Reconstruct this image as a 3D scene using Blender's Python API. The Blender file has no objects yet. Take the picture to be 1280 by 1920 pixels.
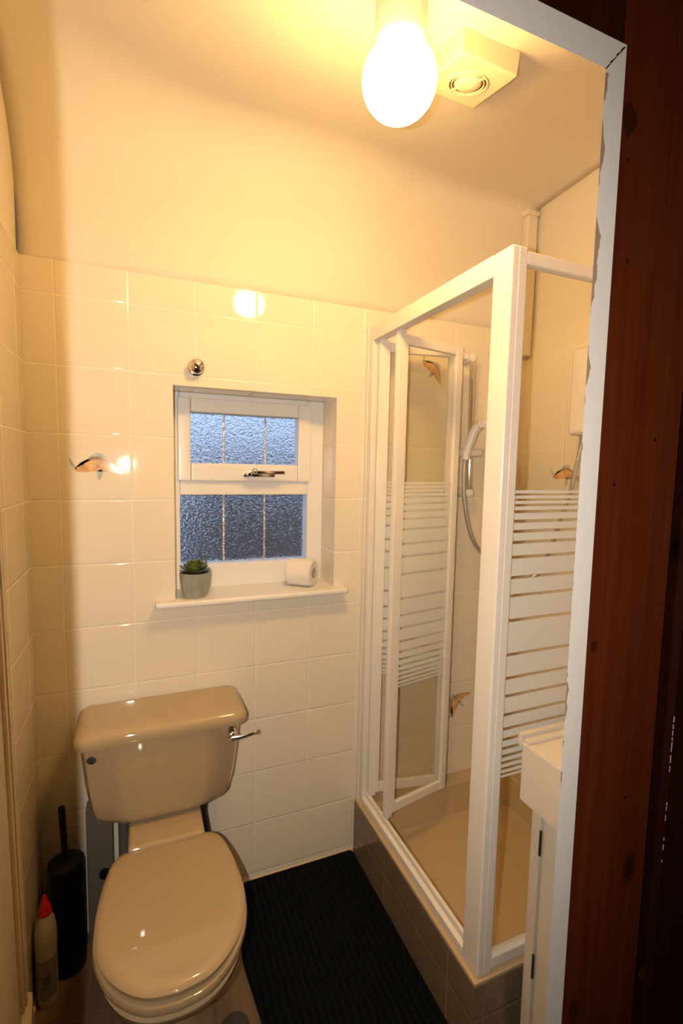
import bpy, bmesh, math, random
from mathutils import Vector, Matrix
random.seed(4)
S = bpy.context.scene
COL = S.collection

# ------------------------------------------------------------------ camera, world, exposure
LAMP_W = 119.0
LAMP_C = (1.0, 0.575, 0.18)
FLASH_W = 52.0
EXPO = 0.0
SKY_C = (0.50, 0.68, 1.0)
SKY_W = 1.35

cam = bpy.data.cameras.new('camera')
cam.sensor_fit = 'VERTICAL'; cam.sensor_height = 36.0; cam.lens = 913.29 / 1920 * 36.0
cam.clip_start = 0.02
cam.dof.use_dof = True; cam.dof.focus_distance = 0.85; cam.dof.aperture_fstop = 5.2
co = bpy.data.objects.new('camera', cam); COL.objects.link(co)
R = Vector((0.92396159, -0.38198183, 0.01961811)); U = Vector((0.01647983, 0.0910011, 0.99571442)); F = Vector((0.38213009, 0.91967858, -0.09037651))
M = Matrix((R, U, -F)).transposed().to_4x4(); M.translation = Vector((0.3029, -1.6745, 1.5434))
co.matrix_world = M
S.camera = co
S.view_settings.view_transform = 'Standard'; S.view_settings.look = 'None'
S.view_settings.exposure = EXPO; S.view_settings.gamma = 1.0
S.view_settings.use_curve_mapping = False
S.cycles.use_denoising = True
S.cycles.max_bounces = 14; S.cycles.transparent_max_bounces = 16; S.cycles.transmission_bounces = 10
S.cycles.sample_clamp_indirect = 6.0

w = bpy.data.worlds.new('dusk_sky'); S.world = w; w.use_nodes = True
bgn = w.node_tree.nodes['Background']; bgn.inputs[0].default_value = (*SKY_C, 1); bgn.inputs[1].default_value = SKY_W

fl = bpy.data.lights.new('camera_flash', 'SPOT'); fl.energy = FLASH_W; fl.color = (1.0, 0.90, 0.78)
fl.shadow_soft_size = 0.005; fl.spot_size = math.radians(148); fl.spot_blend = 0.85
flo = bpy.data.objects.new('camera_flash', fl); COL.objects.link(flo)
flo.location = (0.229, -1.665, 1.545)
flo.rotation_euler = (F.to_track_quat('-Z', 'Y')).to_euler()

# ------------------------------------------------------------------ node helpers
def newmat(name):
    m = bpy.data.materials.new(name); m.use_nodes = True
    nt = m.node_tree
    return m, nt, nt.nodes['Principled BSDF']
def pmat(name, col, rough=0.5, metal=0.0, bump=0.0, bscale=60.0, var=0.0, vscale=8.0, spec=0.5, coat=0.0, trans=0.0, detail=3.0):
    m, nt, b = newmat(name)
    b.inputs['Base Color'].default_value = (*col, 1); b.inputs['Roughness'].default_value = rough
    b.inputs['Metallic'].default_value = metal; b.inputs['Specular IOR Level'].default_value = spec
    b.inputs['Coat Weight'].default_value = coat
    tc = nt.nodes.new('ShaderNodeTexCoord')
    if var > 0:
        n = nt.nodes.new('ShaderNodeTexNoise'); n.inputs['Scale'].default_value = vscale; n.inputs['Detail'].default_value = detail
        nt.links.new(tc.outputs['Object'], n.inputs['Vector'])
        r = nt.nodes.new('ShaderNodeValToRGB')
        r.color_ramp.elements[0].position = 0.3; r.color_ramp.elements[1].position = 0.7
        r.color_ramp.elements[0].color = (*[c * (1 - var) for c in col], 1); r.color_ramp.elements[1].color = (*[min(1, c * (1 + var)) for c in col], 1)
        nt.links.new(n.outputs['Fac'], r.inputs['Fac']); nt.links.new(r.outputs['Color'], b.inputs['Base Color'])
    if bump > 0:
        n2 = nt.nodes.new('ShaderNodeTexNoise'); n2.inputs['Scale'].default_value = bscale; n2.inputs['Detail'].default_value = 4
        nt.links.new(tc.outputs['Object'], n2.inputs['Vector'])
        bp = nt.nodes.new('ShaderNodeBump'); bp.inputs['Strength'].default_value = bump; bp.inputs['Distance'].default_value = 0.004
        nt.links.new(n2.outputs['Fac'], bp.inputs['Height']); nt.links.new(bp.outputs['Normal'], b.inputs['Normal'])
    return m
def tilemat(name, col, grout, bw, rh, mortar, rough=0.07, var=0.03, noise=None, spec=0.5, bumpd=0.0012):
    m, nt, b = newmat(name)
    uv = nt.nodes.new('ShaderNodeTexCoord')
    def brick(ms, sm):
        k = nt.nodes.new('ShaderNodeTexBrick'); k.offset = 0.0; k.squash = 1.0
        k.inputs['Scale'].default_value = 1.0; k.inputs['Brick Width'].default_value = bw; k.inputs['Row Height'].default_value = rh
        k.inputs['Mortar Size'].default_value = ms; k.inputs['Mortar Smooth'].default_value = sm
        nt.links.new(uv.outputs['UV'], k.inputs['Vector']); return k
    k = brick(mortar, 0.15)
    k.inputs['Color1'].default_value = (*[c * (1 - var) for c in col], 1); k.inputs['Color2'].default_value = (*[min(1, c * (1 + var)) for c in col], 1)
    k.inputs['Mortar'].default_value = (*grout, 1)
    out = k.outputs['Color']
    if noise:
        n = nt.nodes.new('ShaderNodeTexNoise'); n.inputs['Scale'].default_value = noise[0]; n.inputs['Detail'].default_value = 5
        mp = nt.nodes.new('ShaderNodeMapping'); mp.inputs['Scale'].default_value = noise[2] if len(noise) > 2 else (1, 1, 1)
        nt.links.new(uv.outputs['UV'], mp.inputs['Vector']); nt.links.new(mp.outputs['Vector'], n.inputs['Vector'])
        mx = nt.nodes.new('ShaderNodeMix'); mx.data_type = 'RGBA'; mx.blend_type = 'MULTIPLY'; mx.inputs[0].default_value = noise[1]
        nt.links.new(out, mx.inputs[6]); nt.links.new(n.outputs['Fac'], mx.inputs[7]); out = mx.outputs[2]
    nt.links.new(out, b.inputs['Base Color'])
    b.inputs['Roughness'].default_value = rough; b.inputs['Specular IOR Level'].default_value = spec
    k2 = brick(mortar * 3.0, 1.0)
    bp = nt.nodes.new('ShaderNodeBump'); bp.invert = True; bp.inputs['Strength'].default_value = 1.0; bp.inputs['Distance'].default_value = bumpd
    nt.links.new(k2.outputs['Fac'], bp.inputs['Height'])
    n3 = nt.nodes.new('ShaderNodeTexNoise'); n3.inputs['Scale'].default_value = 9.0; n3.inputs['Detail'].default_value = 1
    nt.links.new(uv.outputs['UV'], n3.inputs['Vector'])
    bp2 = nt.nodes.new('ShaderNodeBump'); bp2.inputs['Strength'].default_value = 0.25; bp2.inputs['Distance'].default_value = 0.002
    nt.links.new(n3.outputs['Fac'], bp2.inputs['Height']); nt.links.new(bp.outputs['Normal'], bp2.inputs['Normal'])
    nt.links.new(bp2.outputs['Normal'], b.inputs['Normal'])
    # rough grout, glossy glaze
    mr = nt.nodes.new('ShaderNodeMapRange'); mr.inputs['To Min'].default_value = rough; mr.inputs['To Max'].default_value = 0.6
    nt.links.new(k.outputs['Fac'], mr.inputs['Value']); nt.links.new(mr.outputs['Result'], b.inputs['Roughness'])
    return m
def glassmat(name, tint, gloss=0.06):
    m = bpy.data.materials.new(name); m.use_nodes = True; nt = m.node_tree
    nt.nodes.remove(nt.nodes['Principled BSDF']); o = nt.nodes['Material Output']
    t = nt.nodes.new('ShaderNodeBsdfTransparent'); t.inputs[0].default_value = (*tint, 1)
    g = nt.nodes.new('ShaderNodeBsdfGlossy'); g.inputs['Roughness'].default_value = 0.02
    lw = nt.nodes.new('ShaderNodeLayerWeight'); lw.inputs['Blend'].default_value = 0.5
    pw = nt.nodes.new('ShaderNodeMath'); pw.operation = 'POWER'; pw.inputs[1].default_value = 4.0
    fr = nt.nodes.new('ShaderNodeMath'); fr.operation = 'MULTIPLY_ADD'; fr.inputs[1].default_value = 0.8; fr.inputs[2].default_value = 0.035
    mx = nt.nodes.new('ShaderNodeMixShader')
    nt.links.new(lw.outputs['Facing'], pw.inputs[0]); nt.links.new(pw.outputs[0], fr.inputs[0])
    nt.links.new(fr.outputs[0], mx.inputs[0]); nt.links.new(t.outputs[0], mx.inputs[1]); nt.links.new(g.outputs[0], mx.inputs[2])
    nt.links.new(mx.outputs[0], o.inputs['Surface']); return m
def frostmat(name, col):
    m = bpy.data.materials.new(name); m.use_nodes = True; nt = m.node_tree
    nt.nodes.remove(nt.nodes['Principled BSDF']); o = nt.nodes['Material Output']
    d = nt.nodes.new('ShaderNodeBsdfDiffuse'); d.inputs[0].default_value = (*col, 1)
    t = nt.nodes.new('ShaderNodeBsdfTranslucent'); t.inputs[0].default_value = (*col, 1)
    p = nt.nodes.new('ShaderNodeBsdfTransparent'); p.inputs[0].default_value = (0.95, 0.95, 0.9, 1)
    m1 = nt.nodes.new('ShaderNodeMixShader'); m1.inputs[0].default_value = 0.18
    m2 = nt.nodes.new('ShaderNodeMixShader'); m2.inputs[0].default_value = 0.2
    nt.links.new(d.outputs[0], m1.inputs[1]); nt.links.new(t.outputs[0], m1.inputs[2])
    nt.links.new(m1.outputs[0], m2.inputs[1]); nt.links.new(p.outputs[0], m2.inputs[2])
    nt.links.new(m2.outputs[0], o.inputs['Surface']); return m

# ------------------------------------------------------------------ materials
T_W, T_H, T_X, T_Z = 0.1981, 0.2, 0.083, 0.029
mTile = tilemat('cream_wall_tile', (0.84, 0.76, 0.62), (0.92, 0.86, 0.74), T_W, T_H, 0.0016, rough=0.045, var=0.012)
mPlaster = pmat('cream_plaster', (0.77, 0.70, 0.58), 0.75, bump=0.35, bscale=9, var=0.02, vscale=4)
mFishO = pmat('fish_orange', (0.70, 0.42, 0.18), 0.1, var=0.35, vscale=45)
mFishB = pmat('fish_brown', (0.36, 0.23, 0.13), 0.1, var=0.3, vscale=50)
mFishT = pmat('fish_teal', (0.46, 0.52, 0.45), 0.1, var=0.3, vscale=50)
mPvc = pmat('white_upvc', (0.83, 0.82, 0.80), 0.25)
mWhite = pmat('white_enamel_frame', (0.86, 0.81, 0.73), 0.22)
mSill = pmat('white_gloss_sill', (0.84, 0.82, 0.78), 0.2)
mChrome = pmat('chrome', (0.80, 0.80, 0.80), 0.08, metal=1.0)
mBrass = pmat('lead_strip', (0.80, 0.74, 0.62), 0.16, metal=1.0, bump=0.9, bscale=160)
mCeram = pmat('champagne_ceramic', (0.44, 0.33, 0.195), 0.035, coat=0.3)
mSeat = pmat('champagne_seat', (0.42, 0.31, 0.175), 0.045, coat=0.2)
mBlack = pmat('black_plastic', (0.004, 0.004, 0.0045), 0.45, spec=0.25)
mBottle = pmat('white_bottle_plastic', (0.44, 0.41, 0.34), 0.3)
mLabel = pmat('bottle_label', (0.22, 0.195, 0.185), 0.4, var=0.4, vscale=60)
mLabelD = pmat('bottle_label_dark', (0.10, 0.10, 0.09), 0.4)
mRed = pmat('red_cap', (0.62, 0.015, 0.015), 0.35)
mTray = pmat('beige_tray_acrylic', (0.56, 0.42, 0.24), 0.3)
mSeal = pmat('sealant_bead', (0.72, 0.52, 0.30), 0.4)
mPlinth = tilemat('beige_plinth_tile', (0.24, 0.175, 0.115), (0.29, 0.22, 0.15), 0.38, 0.118, 0.002, rough=0.15, var=0.04, noise=(14, 0.3))
mPot = pmat('grey_green_pot', (0.32, 0.33, 0.27), 0.4, var=0.12, vscale=30, bump=0.25, bscale=40)
mSoil = pmat('dark_soil', (0.012, 0.010, 0.008), 0.9, bump=0.8, bscale=120)
mPaper = pmat('tissue_paper', (0.84, 0.80, 0.74), 0.95, bump=0.35, bscale=90)
mCore = pmat('cardboard_core', (0.40, 0.38, 0.40), 0.9)
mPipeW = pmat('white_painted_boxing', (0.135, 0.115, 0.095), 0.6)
mLamp_base = pmat('white_lamp_holder', (0.82, 0.80, 0.74), 0.35)
mFan = pmat('ivory_fan_plastic', (0.72, 0.64, 0.44), 0.3)
mFanDark = pmat('fan_slot_dark', (0.05, 0.035, 0.02), 0.6)
mGlass = glassmat('shower_glass', (0.985, 0.98, 0.95))
mFrost = frostmat('frosted_stripe', (0.95, 0.93, 0.86))
mDoorP = pmat('cream_gloss_door', (0.68, 0.58, 0.42), 0.3, bump=0.1, bscale=20)
mVan = pmat('cream_vanity', (0.72, 0.64, 0.52), 0.3)
mHose = pmat('chrome_hose', (0.72, 0.72, 0.72), 0.22, metal=1.0, bump=0.8, bscale=300)
mShowP = pmat('white_shower_plastic', (0.82, 0.78, 0.74), 0.25)
mHall = pmat('dim_hall_plaster', (0.16, 0.13, 0.10), 0.9, bump=0.2, bscale=20)
mOutWall = pmat('grey_render', (0.135, 0.10, 0.085), 0.9, bump=0.4, bscale=6, var=0.25, vscale=2.5)
mOutGround = pmat('paving', (0.10, 0.10, 0.11), 0.9, var=0.2)
mHinge = pmat('tarnished_hinge', (0.10, 0.08, 0.06), 0.4, metal=0.8, bump=0.6, bscale=150)
mPad = pmat('dark_grey_rubber', (0.035, 0.035, 0.035), 0.6)

def make_mat_rug():
    m, nt, b = newmat('black_ribbed_pile')
    tc = nt.nodes.new('ShaderNodeTexCoord')
    wv = nt.nodes.new('ShaderNodeTexWave'); wv.inputs['Scale'].default_value = 14; wv.inputs['Distortion'].default_value = 2.5; wv.inputs['Detail'].default_value = 3
    n = nt.nodes.new('ShaderNodeTexNoise'); n.inputs['Scale'].default_value = 220
    nt.links.new(tc.outputs['Object'], wv.inputs['Vector']); nt.links.new(tc.outputs['Object'], n.inputs['Vector'])
    r = nt.nodes.new('ShaderNodeValToRGB'); r.color_ramp.elements[0].color = (0.0025, 0.0035, 0.005, 1); r.color_ramp.elements[1].color = (0.0055, 0.007, 0.0085, 1)
    nt.links.new(wv.outputs['Fac'], r.inputs['Fac']); nt.links.new(r.outputs['Color'], b.inputs['Base Color'])
    ad = nt.nodes.new('ShaderNodeMath'); ad.operation = 'ADD'
    nt.links.new(wv.outputs['Fac'], ad.inputs[0]); nt.links.new(n.outputs['Fac'], ad.inputs[1])
    bp = nt.nodes.new('ShaderNodeBump'); bp.inputs['Distance'].default_value = 0.006; bp.inputs['Strength'].default_value = 0.8
    nt.links.new(ad.outputs[0], bp.inputs['Height']); nt.links.new(bp.outputs['Normal'], b.inputs['Normal'])
    b.inputs['Roughness'].default_value = 1.0; b.inputs['Specular IOR Level'].default_value = 0.1
    return m
mRug = make_mat_rug()

def make_wood(name='dark_stained_timber', k=1.0):
    m, nt, b = newmat(name)
    tc = nt.nodes.new('ShaderNodeTexCoord'); mp = nt.nodes.new('ShaderNodeMapping'); mp.inputs['Scale'].default_value = (30, 30, 1.1)
    n = nt.nodes.new('ShaderNodeTexNoise'); n.inputs['Scale'].default_value = 1.6; n.inputs['Detail'].default_value = 8; n.inputs['Distortion'].default_value = 0.6
    nt.links.new(tc.outputs['Object'], mp.inputs['Vector']); nt.links.new(mp.outputs['Vector'], n.inputs['Vector'])
    r = nt.nodes.new('ShaderNodeValToRGB')
    r.color_ramp.elements[0].position = 0.2; r.color_ramp.elements[0].color = (0.078 * k, 0.0105 * k, 0.003 * k, 1)
    r.color_ramp.elements[1].position = 0.8; r.color_ramp.elements[1].color = (0.138 * k, 0.028 * k, 0.007 * k, 1)
    nt.links.new(n.outputs['Fac'], r.inputs['Fac'])
    # knots
    v = nt.nodes.new('ShaderNodeTexVoronoi'); v.inputs['Scale'].default_value = 1.0; v.inputs['Randomness'].default_value = 1.0
    mp2 = nt.nodes.new('ShaderNodeMapping'); mp2.inputs['Scale'].default_value = (7.0, 7.0, 3.2); mp2.inputs['Location'].default_value = (0.3, 0, 0.45)
    nt.links.new(tc.outputs['Object'], mp2.inputs['Vector']); nt.links.new(mp2.outputs['Vector'], v.inputs['Vector'])
    kr = nt.nodes.new('ShaderNodeValToRGB'); kr.color_ramp.elements[0].position = 0.04; kr.color_ramp.elements[0].color = (0.12, 0.12, 0.12, 1)
    kr.color_ramp.elements[1].position = 0.16; kr.color_ramp.elements[1].color = (1, 1, 1, 1)
    nt.links.new(v.outputs['Distance'], kr.inputs['Fac'])
    mx = nt.nodes.new('ShaderNodeMix'); mx.data_type = 'RGBA'; mx.blend_type = 'MULTIPLY'; mx.inputs[0].default_value = 1
    nt.links.new(r.outputs['Color'], mx.inputs[6]); nt.links.new(kr.outputs['Color'], mx.inputs[7])
    nt.links.new(mx.outputs[2], b.inputs['Base Color'])
    b.inputs['Roughness'].default_value = 0.55; b.inputs['Specular IOR Level'].default_value = 0.12
    bp = nt.nodes.new('ShaderNodeBump'); bp.inputs['Strength'].default_value = 0.2; bp.inputs['Distance'].default_value = 0.002
    nt.links.new(n.outputs['Fac'], bp.inputs['Height']); nt.links.new(bp.outputs['Normal'], b.inputs['Normal'])
    return m
mWood = make_wood()
mWoodD = make_wood('falloff_shaded_timber', 0.22)  # timber colour scaled down to paint in flash falloff at the far right
mWoodH = make_wood('falloff_shaded_head', 0.35)  # same timber, weak flash over the door head put into its colour
mWoodK = make_wood('timber_knot', 0.5)
mChip2 = pmat('old_white_paint_fleck', (0.6, 0.55, 0.48), 0.6)

def make_chipped():
    # white gloss paint on the frame's inner bead, chipped to bare wood along its inner edge (x near 1.005)
    m, nt, b = newmat('chipped_white_paint')
    tc = nt.nodes.new('ShaderNodeTexCoord'); sx = nt.nodes.new('ShaderNodeSeparateXYZ'); nt.links.new(tc.outputs['Object'], sx.inputs[0])
    n = nt.nodes.new('ShaderNodeTexNoise'); n.inputs['Scale'].default_value = 10; n.inputs['Detail'].default_value = 6
    nt.links.new(tc.outputs['Object'], n.inputs['Vector'])
    # chip depth = noise, only on the upper part of the upright
    a = nt.nodes.new('ShaderNodeMath'); a.operation = 'MULTIPLY_ADD'; a.inputs[1].default_value = 0.085; a.inputs[2].default_value = 1.005 - 0.0375
    nt.links.new(n.outputs['Fac'], a.inputs[0])
    zr = nt.nodes.new('ShaderNodeMapRange'); zr.interpolation_type = 'SMOOTHSTEP'; zr.inputs['From Min'].default_value = 1.25; zr.inputs['From Max'].default_value = 1.85
    zr.inputs['To Min'].default_value = -0.016; zr.inputs['To Max'].default_value = 0.0; nt.links.new(sx.outputs['Z'], zr.inputs['Value'])
    s = nt.nodes.new('ShaderNodeMath'); s.operation = 'ADD'; nt.links.new(a.outputs[0], s.inputs[0]); nt.links.new(zr.outputs[0], s.inputs[1])
    gt = nt.nodes.new('ShaderNodeMath'); gt.operation = 'GREATER_THAN'
    nt.links.new(s.outputs[0], gt.inputs[0]); nt.links.new(sx.outputs['X'], gt.inputs[1])
    zl = nt.nodes.new('ShaderNodeMath'); zl.operation = 'LESS_THAN'; zl.inputs[1].default_value = 2.185; nt.links.new(sx.outputs['Z'], zl.inputs[0])
    g0 = gt; gt = nt.nodes.new('ShaderNodeMath'); gt.operation = 'MULTIPLY'; nt.links.new(g0.outputs[0], gt.inputs[0]); nt.links.new(zl.outputs[0], gt.inputs[1])
    mx = nt.nodes.new('ShaderNodeMix'); mx.data_type = 'RGBA'
    mx.inputs[6].default_value = (0.92, 0.86, 0.80, 1); mx.inputs[7].default_value = (0.46, 0.31, 0.21, 1)
    nt.links.new(gt.outputs[0], mx.inputs[0]); nt.links.new(mx.outputs[2], b.inputs['Base Color'])
    b.inputs['Roughness'].default_value = 0.45
    n2 = nt.nodes.new('ShaderNodeTexNoise'); n2.inputs['Scale'].default_value = 50; nt.links.new(tc.outputs['Object'], n2.inputs['Vector'])
    bp = nt.nodes.new('ShaderNodeBump'); bp.inputs['Strength'].default_value = 0.25; bp.inputs['Distance'].default_value = 0.002
    nt.links.new(n2.outputs['Fac'], bp.inputs['Height']); nt.links.new(bp.outputs['Normal'], b.inputs['Normal'])
    return m
mChip = make_chipped()

def make_floor():
    return tilemat('brown_floor_tile', (0.20, 0.13, 0.088), (0.22, 0.155, 0.105), 0.33, 0.33, 0.0025, rough=0.35, var=0.06, noise=(30, 0.55, (1, 0.12, 1)), bumpd=0.0006, spec=0.3)
mFloor = make_floor()

def make_obscure():
    m, nt, b = newmat('obscure_glass')
    b.inputs['Base Color'].default_value = (0.97, 0.98, 1, 1); b.inputs['Transmission Weight'].default_value = 1.0; b.inputs['IOR'].default_value = 1.45; b.inputs['Roughness'].default_value = 0.04
    tc = nt.nodes.new('ShaderNodeTexCoord')
    v = nt.nodes.new('ShaderNodeTexNoise'); v.inputs['Scale'].default_value = 125; v.inputs['Detail'].default_value = 2.0; v.inputs['Distortion'].default_value = 0.8
    mp = nt.nodes.new('ShaderNodeMapping'); mp.inputs['Scale'].default_value = (0.8, 0.8, 1.2)
    nt.links.new(tc.outputs['Object'], mp.inputs['Vector']); nt.links.new(mp.outputs['Vector'], v.inputs['Vector'])
    bp = nt.nodes.new('ShaderNodeBump'); bp.inputs['Strength'].default_value = 0.85; bp.inputs['Distance'].default_value = 0.004
    nt.links.new(v.outputs['Fac'], bp.inputs['Height']); nt.links.new(bp.outputs['Normal'], b.inputs['Normal'])
    return m
mObscure = make_obscure()

def make_globe():
    m = bpy.data.materials.new('glowing_opal_globe'); m.use_nodes = True; nt = m.node_tree
    nt.nodes.remove(nt.nodes['Principled BSDF']); e = nt.nodes.new('ShaderNodeEmission')
    e.inputs[0].default_value = (*LAMP_C, 1)
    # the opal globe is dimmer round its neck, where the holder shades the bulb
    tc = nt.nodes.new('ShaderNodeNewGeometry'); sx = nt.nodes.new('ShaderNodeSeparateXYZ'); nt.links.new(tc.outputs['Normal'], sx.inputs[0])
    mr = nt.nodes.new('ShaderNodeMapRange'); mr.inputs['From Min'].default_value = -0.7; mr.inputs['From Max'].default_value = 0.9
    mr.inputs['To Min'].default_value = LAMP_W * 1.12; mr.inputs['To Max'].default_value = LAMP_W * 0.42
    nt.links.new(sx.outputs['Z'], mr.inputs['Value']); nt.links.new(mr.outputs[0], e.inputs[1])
    nt.links.new(e.outputs[0], nt.nodes['Material Output'].inputs[0]); return m
mGlobe = make_globe()

def make_leaf():
    m, nt, b = newmat('succulent_leaf')
    tc = nt.nodes.new('ShaderNodeTexCoord'); n = nt.nodes.new('ShaderNodeTexNoise'); n.inputs['Scale'].default_value = 38
    nt.links.new(tc.outputs['Object'], n.inputs['Vector'])
    r = nt.nodes.new('ShaderNodeValToRGB')
    r.color_ramp.elements[0].position = 0.35; r.color_ramp.elements[0].color = (0.045, 0.075, 0.015, 1)
    r.color_ramp.elements[1].position = 0.62; r.color_ramp.elements[1].color = (0.25, 0.29, 0.08, 1)
    e = r.color_ramp.elements.new(0.54); e.color = (0.14, 0.17, 0.04, 1)
    e = r.color_ramp.elements.new(0.70); e.color = (0.36, 0.16, 0.08, 1)
    nt.links.new(n.outputs['Fac'], r.inputs['Fac']); nt.links.new(r.outputs['Color'], b.inputs['Base Color']); b.inputs['Roughness'].default_value = 0.45
    return m
mLeaf = make_leaf()

# ------------------------------------------------------------------ mesh helpers
class MB:
    def __init__(s): s.bm = bmesh.new(); s.uvl = s.bm.loops.layers.uv.new('UVMap')
    def _merge(s, b, mi=0, M=None, smooth=False):
        if M is not None: bmesh.ops.transform(b, matrix=M, verts=b.verts)
        for f in b.faces: f.material_index = mi; f.smooth = smooth
        me = bpy.data.meshes.new('tmp'); b.to_mesh(me); b.free(); s.bm.from_mesh(me); bpy.data.meshes.remove(me)
    def box(s, a, c, bev=0.0, mi=0, seg=2, M=None, smooth=None):
        b = bmesh.new()
        lo = [min(a[i], c[i]) for i in range(3)]; hi = [max(a[i], c[i]) for i in range(3)]
        bmesh.ops.create_cube(b, size=1)
        for v in b.verts: v.co = Vector([lo[i] + (v.co[i] + 0.5) * (hi[i] - lo[i]) for i in range(3)])
        if bev > 0: bmesh.ops.bevel(b, geom=b.edges[:], offset=bev, segments=seg, profile=0.5, affect='EDGES', clamp_overlap=True)
        s._merge(b, mi, M, bev > 0 if smooth is None else smooth); return s
    def cyl(s, p0, p1, r0, r1=None, n=24, mi=0, cap=True, smooth=True):
        r1 = r0 if r1 is None else r1
        p0 = Vector(p0); p1 = Vector(p1); b = bmesh.new()
        bmesh.ops.create_cone(b, cap_ends=cap, segments=n, radius1=r0, radius2=r1, depth=(p1 - p0).length)
        q = (p1 - p0).to_track_quat('Z', 'Y').to_matrix().to_4x4(); q.translation = (p0 + p1) / 2
        s._merge(b, mi, q, smooth); return s
    def sphere(s, c, r, mi=0, sc=(1, 1, 1), n=32):
        b = bmesh.new(); bmesh.ops.create_uvsphere(b, u_segments=n, v_segments=n // 2, radius=r)
        s._merge(b, mi, Matrix.Translation(c) @ Matrix.Diagonal((*sc, 1)), True); return s
    def lathe(s, prof, n=32, mi=0, M=None):
        b = bmesh.new(); rings = []
        for (r, z) in prof:
            if r < 1e-6: rings.append([b.verts.new((0, 0, z))])
            else: rings.append([b.verts.new((r * math.cos(2 * math.pi * k / n), r * math.sin(2 * math.pi * k / n), z)) for k in range(n)])
        for i in range(len(rings) - 1):
            A, B = rings[i], rings[i + 1]
            for k in range(n):
                k2 = (k + 1) % n
                if len(A) == 1 and len(B) == 1: continue
                if len(A) == 1: b.faces.new((A[0], B[k], B[k2]))
                elif len(B) == 1: b.faces.new((A[k], A[k2], B[0]))
                else: b.faces.new((A[k], A[k2], B[k2], B[k]))
        bmesh.ops.recalc_face_normals(b, faces=b.faces); s._merge(b, mi, M, True); return s
    def loft(s, secs, mi=0, cap=True, smooth=True, M=None):
        b = bmesh.new(); rings = [[b.verts.new(p) for p in sec] for sec in secs]
        n = len(rings[0])
        for i in range(len(rings) - 1):
            for k in range(n):
                k2 = (k + 1) % n; b.faces.new((rings[i][k], rings[i][k2], rings[i + 1][k2], rings[i + 1][k]))
        if cap: b.faces.new(rings[0][::-1]); b.faces.new(rings[-1])
        bmesh.ops.recalc_face_normals(b, faces=b.faces); s._merge(b, mi, M, smooth); return s
    def prism(s, poly, axis, lo, hi, mi=0, smooth=False, bev=0.0):
        # poly: 2-D points in the two other axes (order x,y,z without axis)
        def P(p, t):
            q = list(p); q.insert(axis, t); return q
        b = bmesh.new(); A = [b.verts.new(P(p, lo)) for p in poly]; B = [b.verts.new(P(p, hi)) for p in poly]; n = len(poly)
        b.faces.new(A); b.faces.new(B[::-1])
        for k in range(n): b.faces.new((A[k], A[(k + 1) % n], B[(k + 1) % n], B[k]))
        bmesh.ops.recalc_face_normals(b, faces=b.faces)
        if bev > 0: bmesh.ops.bevel(b, geom=b.edges[:], offset=bev, segments=2, profile=0.5, affect='EDGES', clamp_overlap=True)
        s._merge(b, mi, None, smooth); return s
    def poly3(s, pts, mi=0):
        vs = [s.bm.verts.new(p) for p in pts]; f = s.bm.faces.new(vs); f.material_index = mi; return s
    def tube(s, path, r, n=12, mi=0, sub=6):
        pts = catmull([Vector(p) for p in path], sub); rad = r if callable(r) else (lambda t: r)
        secs = []; up = Vector((0.13, 0.21, 0.97))
        for i, p in enumerate(pts):
            t = (pts[min(i + 1, len(pts) - 1)] - pts[max(i - 1, 0)]).normalized()
            u = t.cross(up)
            if u.length < 1e-3: u = t.cross(Vector((1, 0, 0)))
            u.normalize(); v = t.cross(u).normalized(); up = u.cross(t)
            q = rad(i / (len(pts) - 1)); secs.append([p + (u * math.cos(2 * math.pi * k / n) + v * math.sin(2 * math.pi * k / n)) * q for k in range(n)])
        return s.loft(secs, mi)
    def uvbox(s, ox=0.0, oy=0.0, oz=0.0):
        for f in s.bm.faces:
            nx, ny, nz = [abs(c) for c in f.normal]
            for l in f.loops:
                x, y, z = l.vert.co
                if nx >= ny and nx >= nz: l[s.uvl].uv = (y - oy, z - oz)
                elif ny >= nz: l[s.uvl].uv = (x - ox, z - oz)
                else: l[s.uvl].uv = (x - ox, y - oy)
        return s
    def build(s, name, mats, parent=None, origin=None, auto=True):
        s.bm.normal_update()
        if origin is not None:
            bmesh.ops.translate(s.bm, verts=s.bm.verts, vec=-Vector(origin))
        me = bpy.data.meshes.new(name); s.bm.to_mesh(me); s.bm.free()
        for m in (mats if isinstance(mats, (list, tuple)) else [mats]): me.materials.append(m)
        o = bpy.data.objects.new(name, me); COL.objects.link(o)
        if origin is not None: o.location = origin
        if parent is not None:
            o.parent = parent
            wl = Vector(parent.location); pp = parent.parent
            while pp is not None: wl += pp.location; pp = pp.parent
            o.location = (Vector(origin) if origin is not None else Vector((0, 0, 0))) - wl
        if auto:
            shade_auto(me); wn = o.modifiers.new('weighted_normal', 'WEIGHTED_NORMAL'); wn.keep_sharp = True; wn.weight = 50
        return o
def shade_auto(me, ang=0.7):
    b = bmesh.new(); b.from_mesh(me)
    for e in b.edges:
        if len(e.link_faces) == 2 and e.calc_face_angle(0) > ang: e.smooth = False
    b.to_mesh(me); b.free()
def catmull(P, sub):
    out = []
    for i in range(len(P) - 1):
        p0 = P[max(i - 1, 0)]; p1 = P[i]; p2 = P[i + 1]; p3 = P[min(i + 2, len(P) - 1)]
        for k in range(sub):
            t = k / sub
            out.append(0.5 * ((2 * p1) + (p2 - p0) * t + (2 * p0 - 5 * p1 + 4 * p2 - p3) * t * t + (3 * p1 - p0 - 3 * p2 + p3) * t ** 3))
    out.append(P[-1]); return out
def thing(name, label, cat, loc, group=None):
    o = bpy.data.objects.new(name, None); COL.objects.link(o); o.location = loc; o.empty_display_size = 0.05
    return tag(o, label, cat, group)
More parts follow.
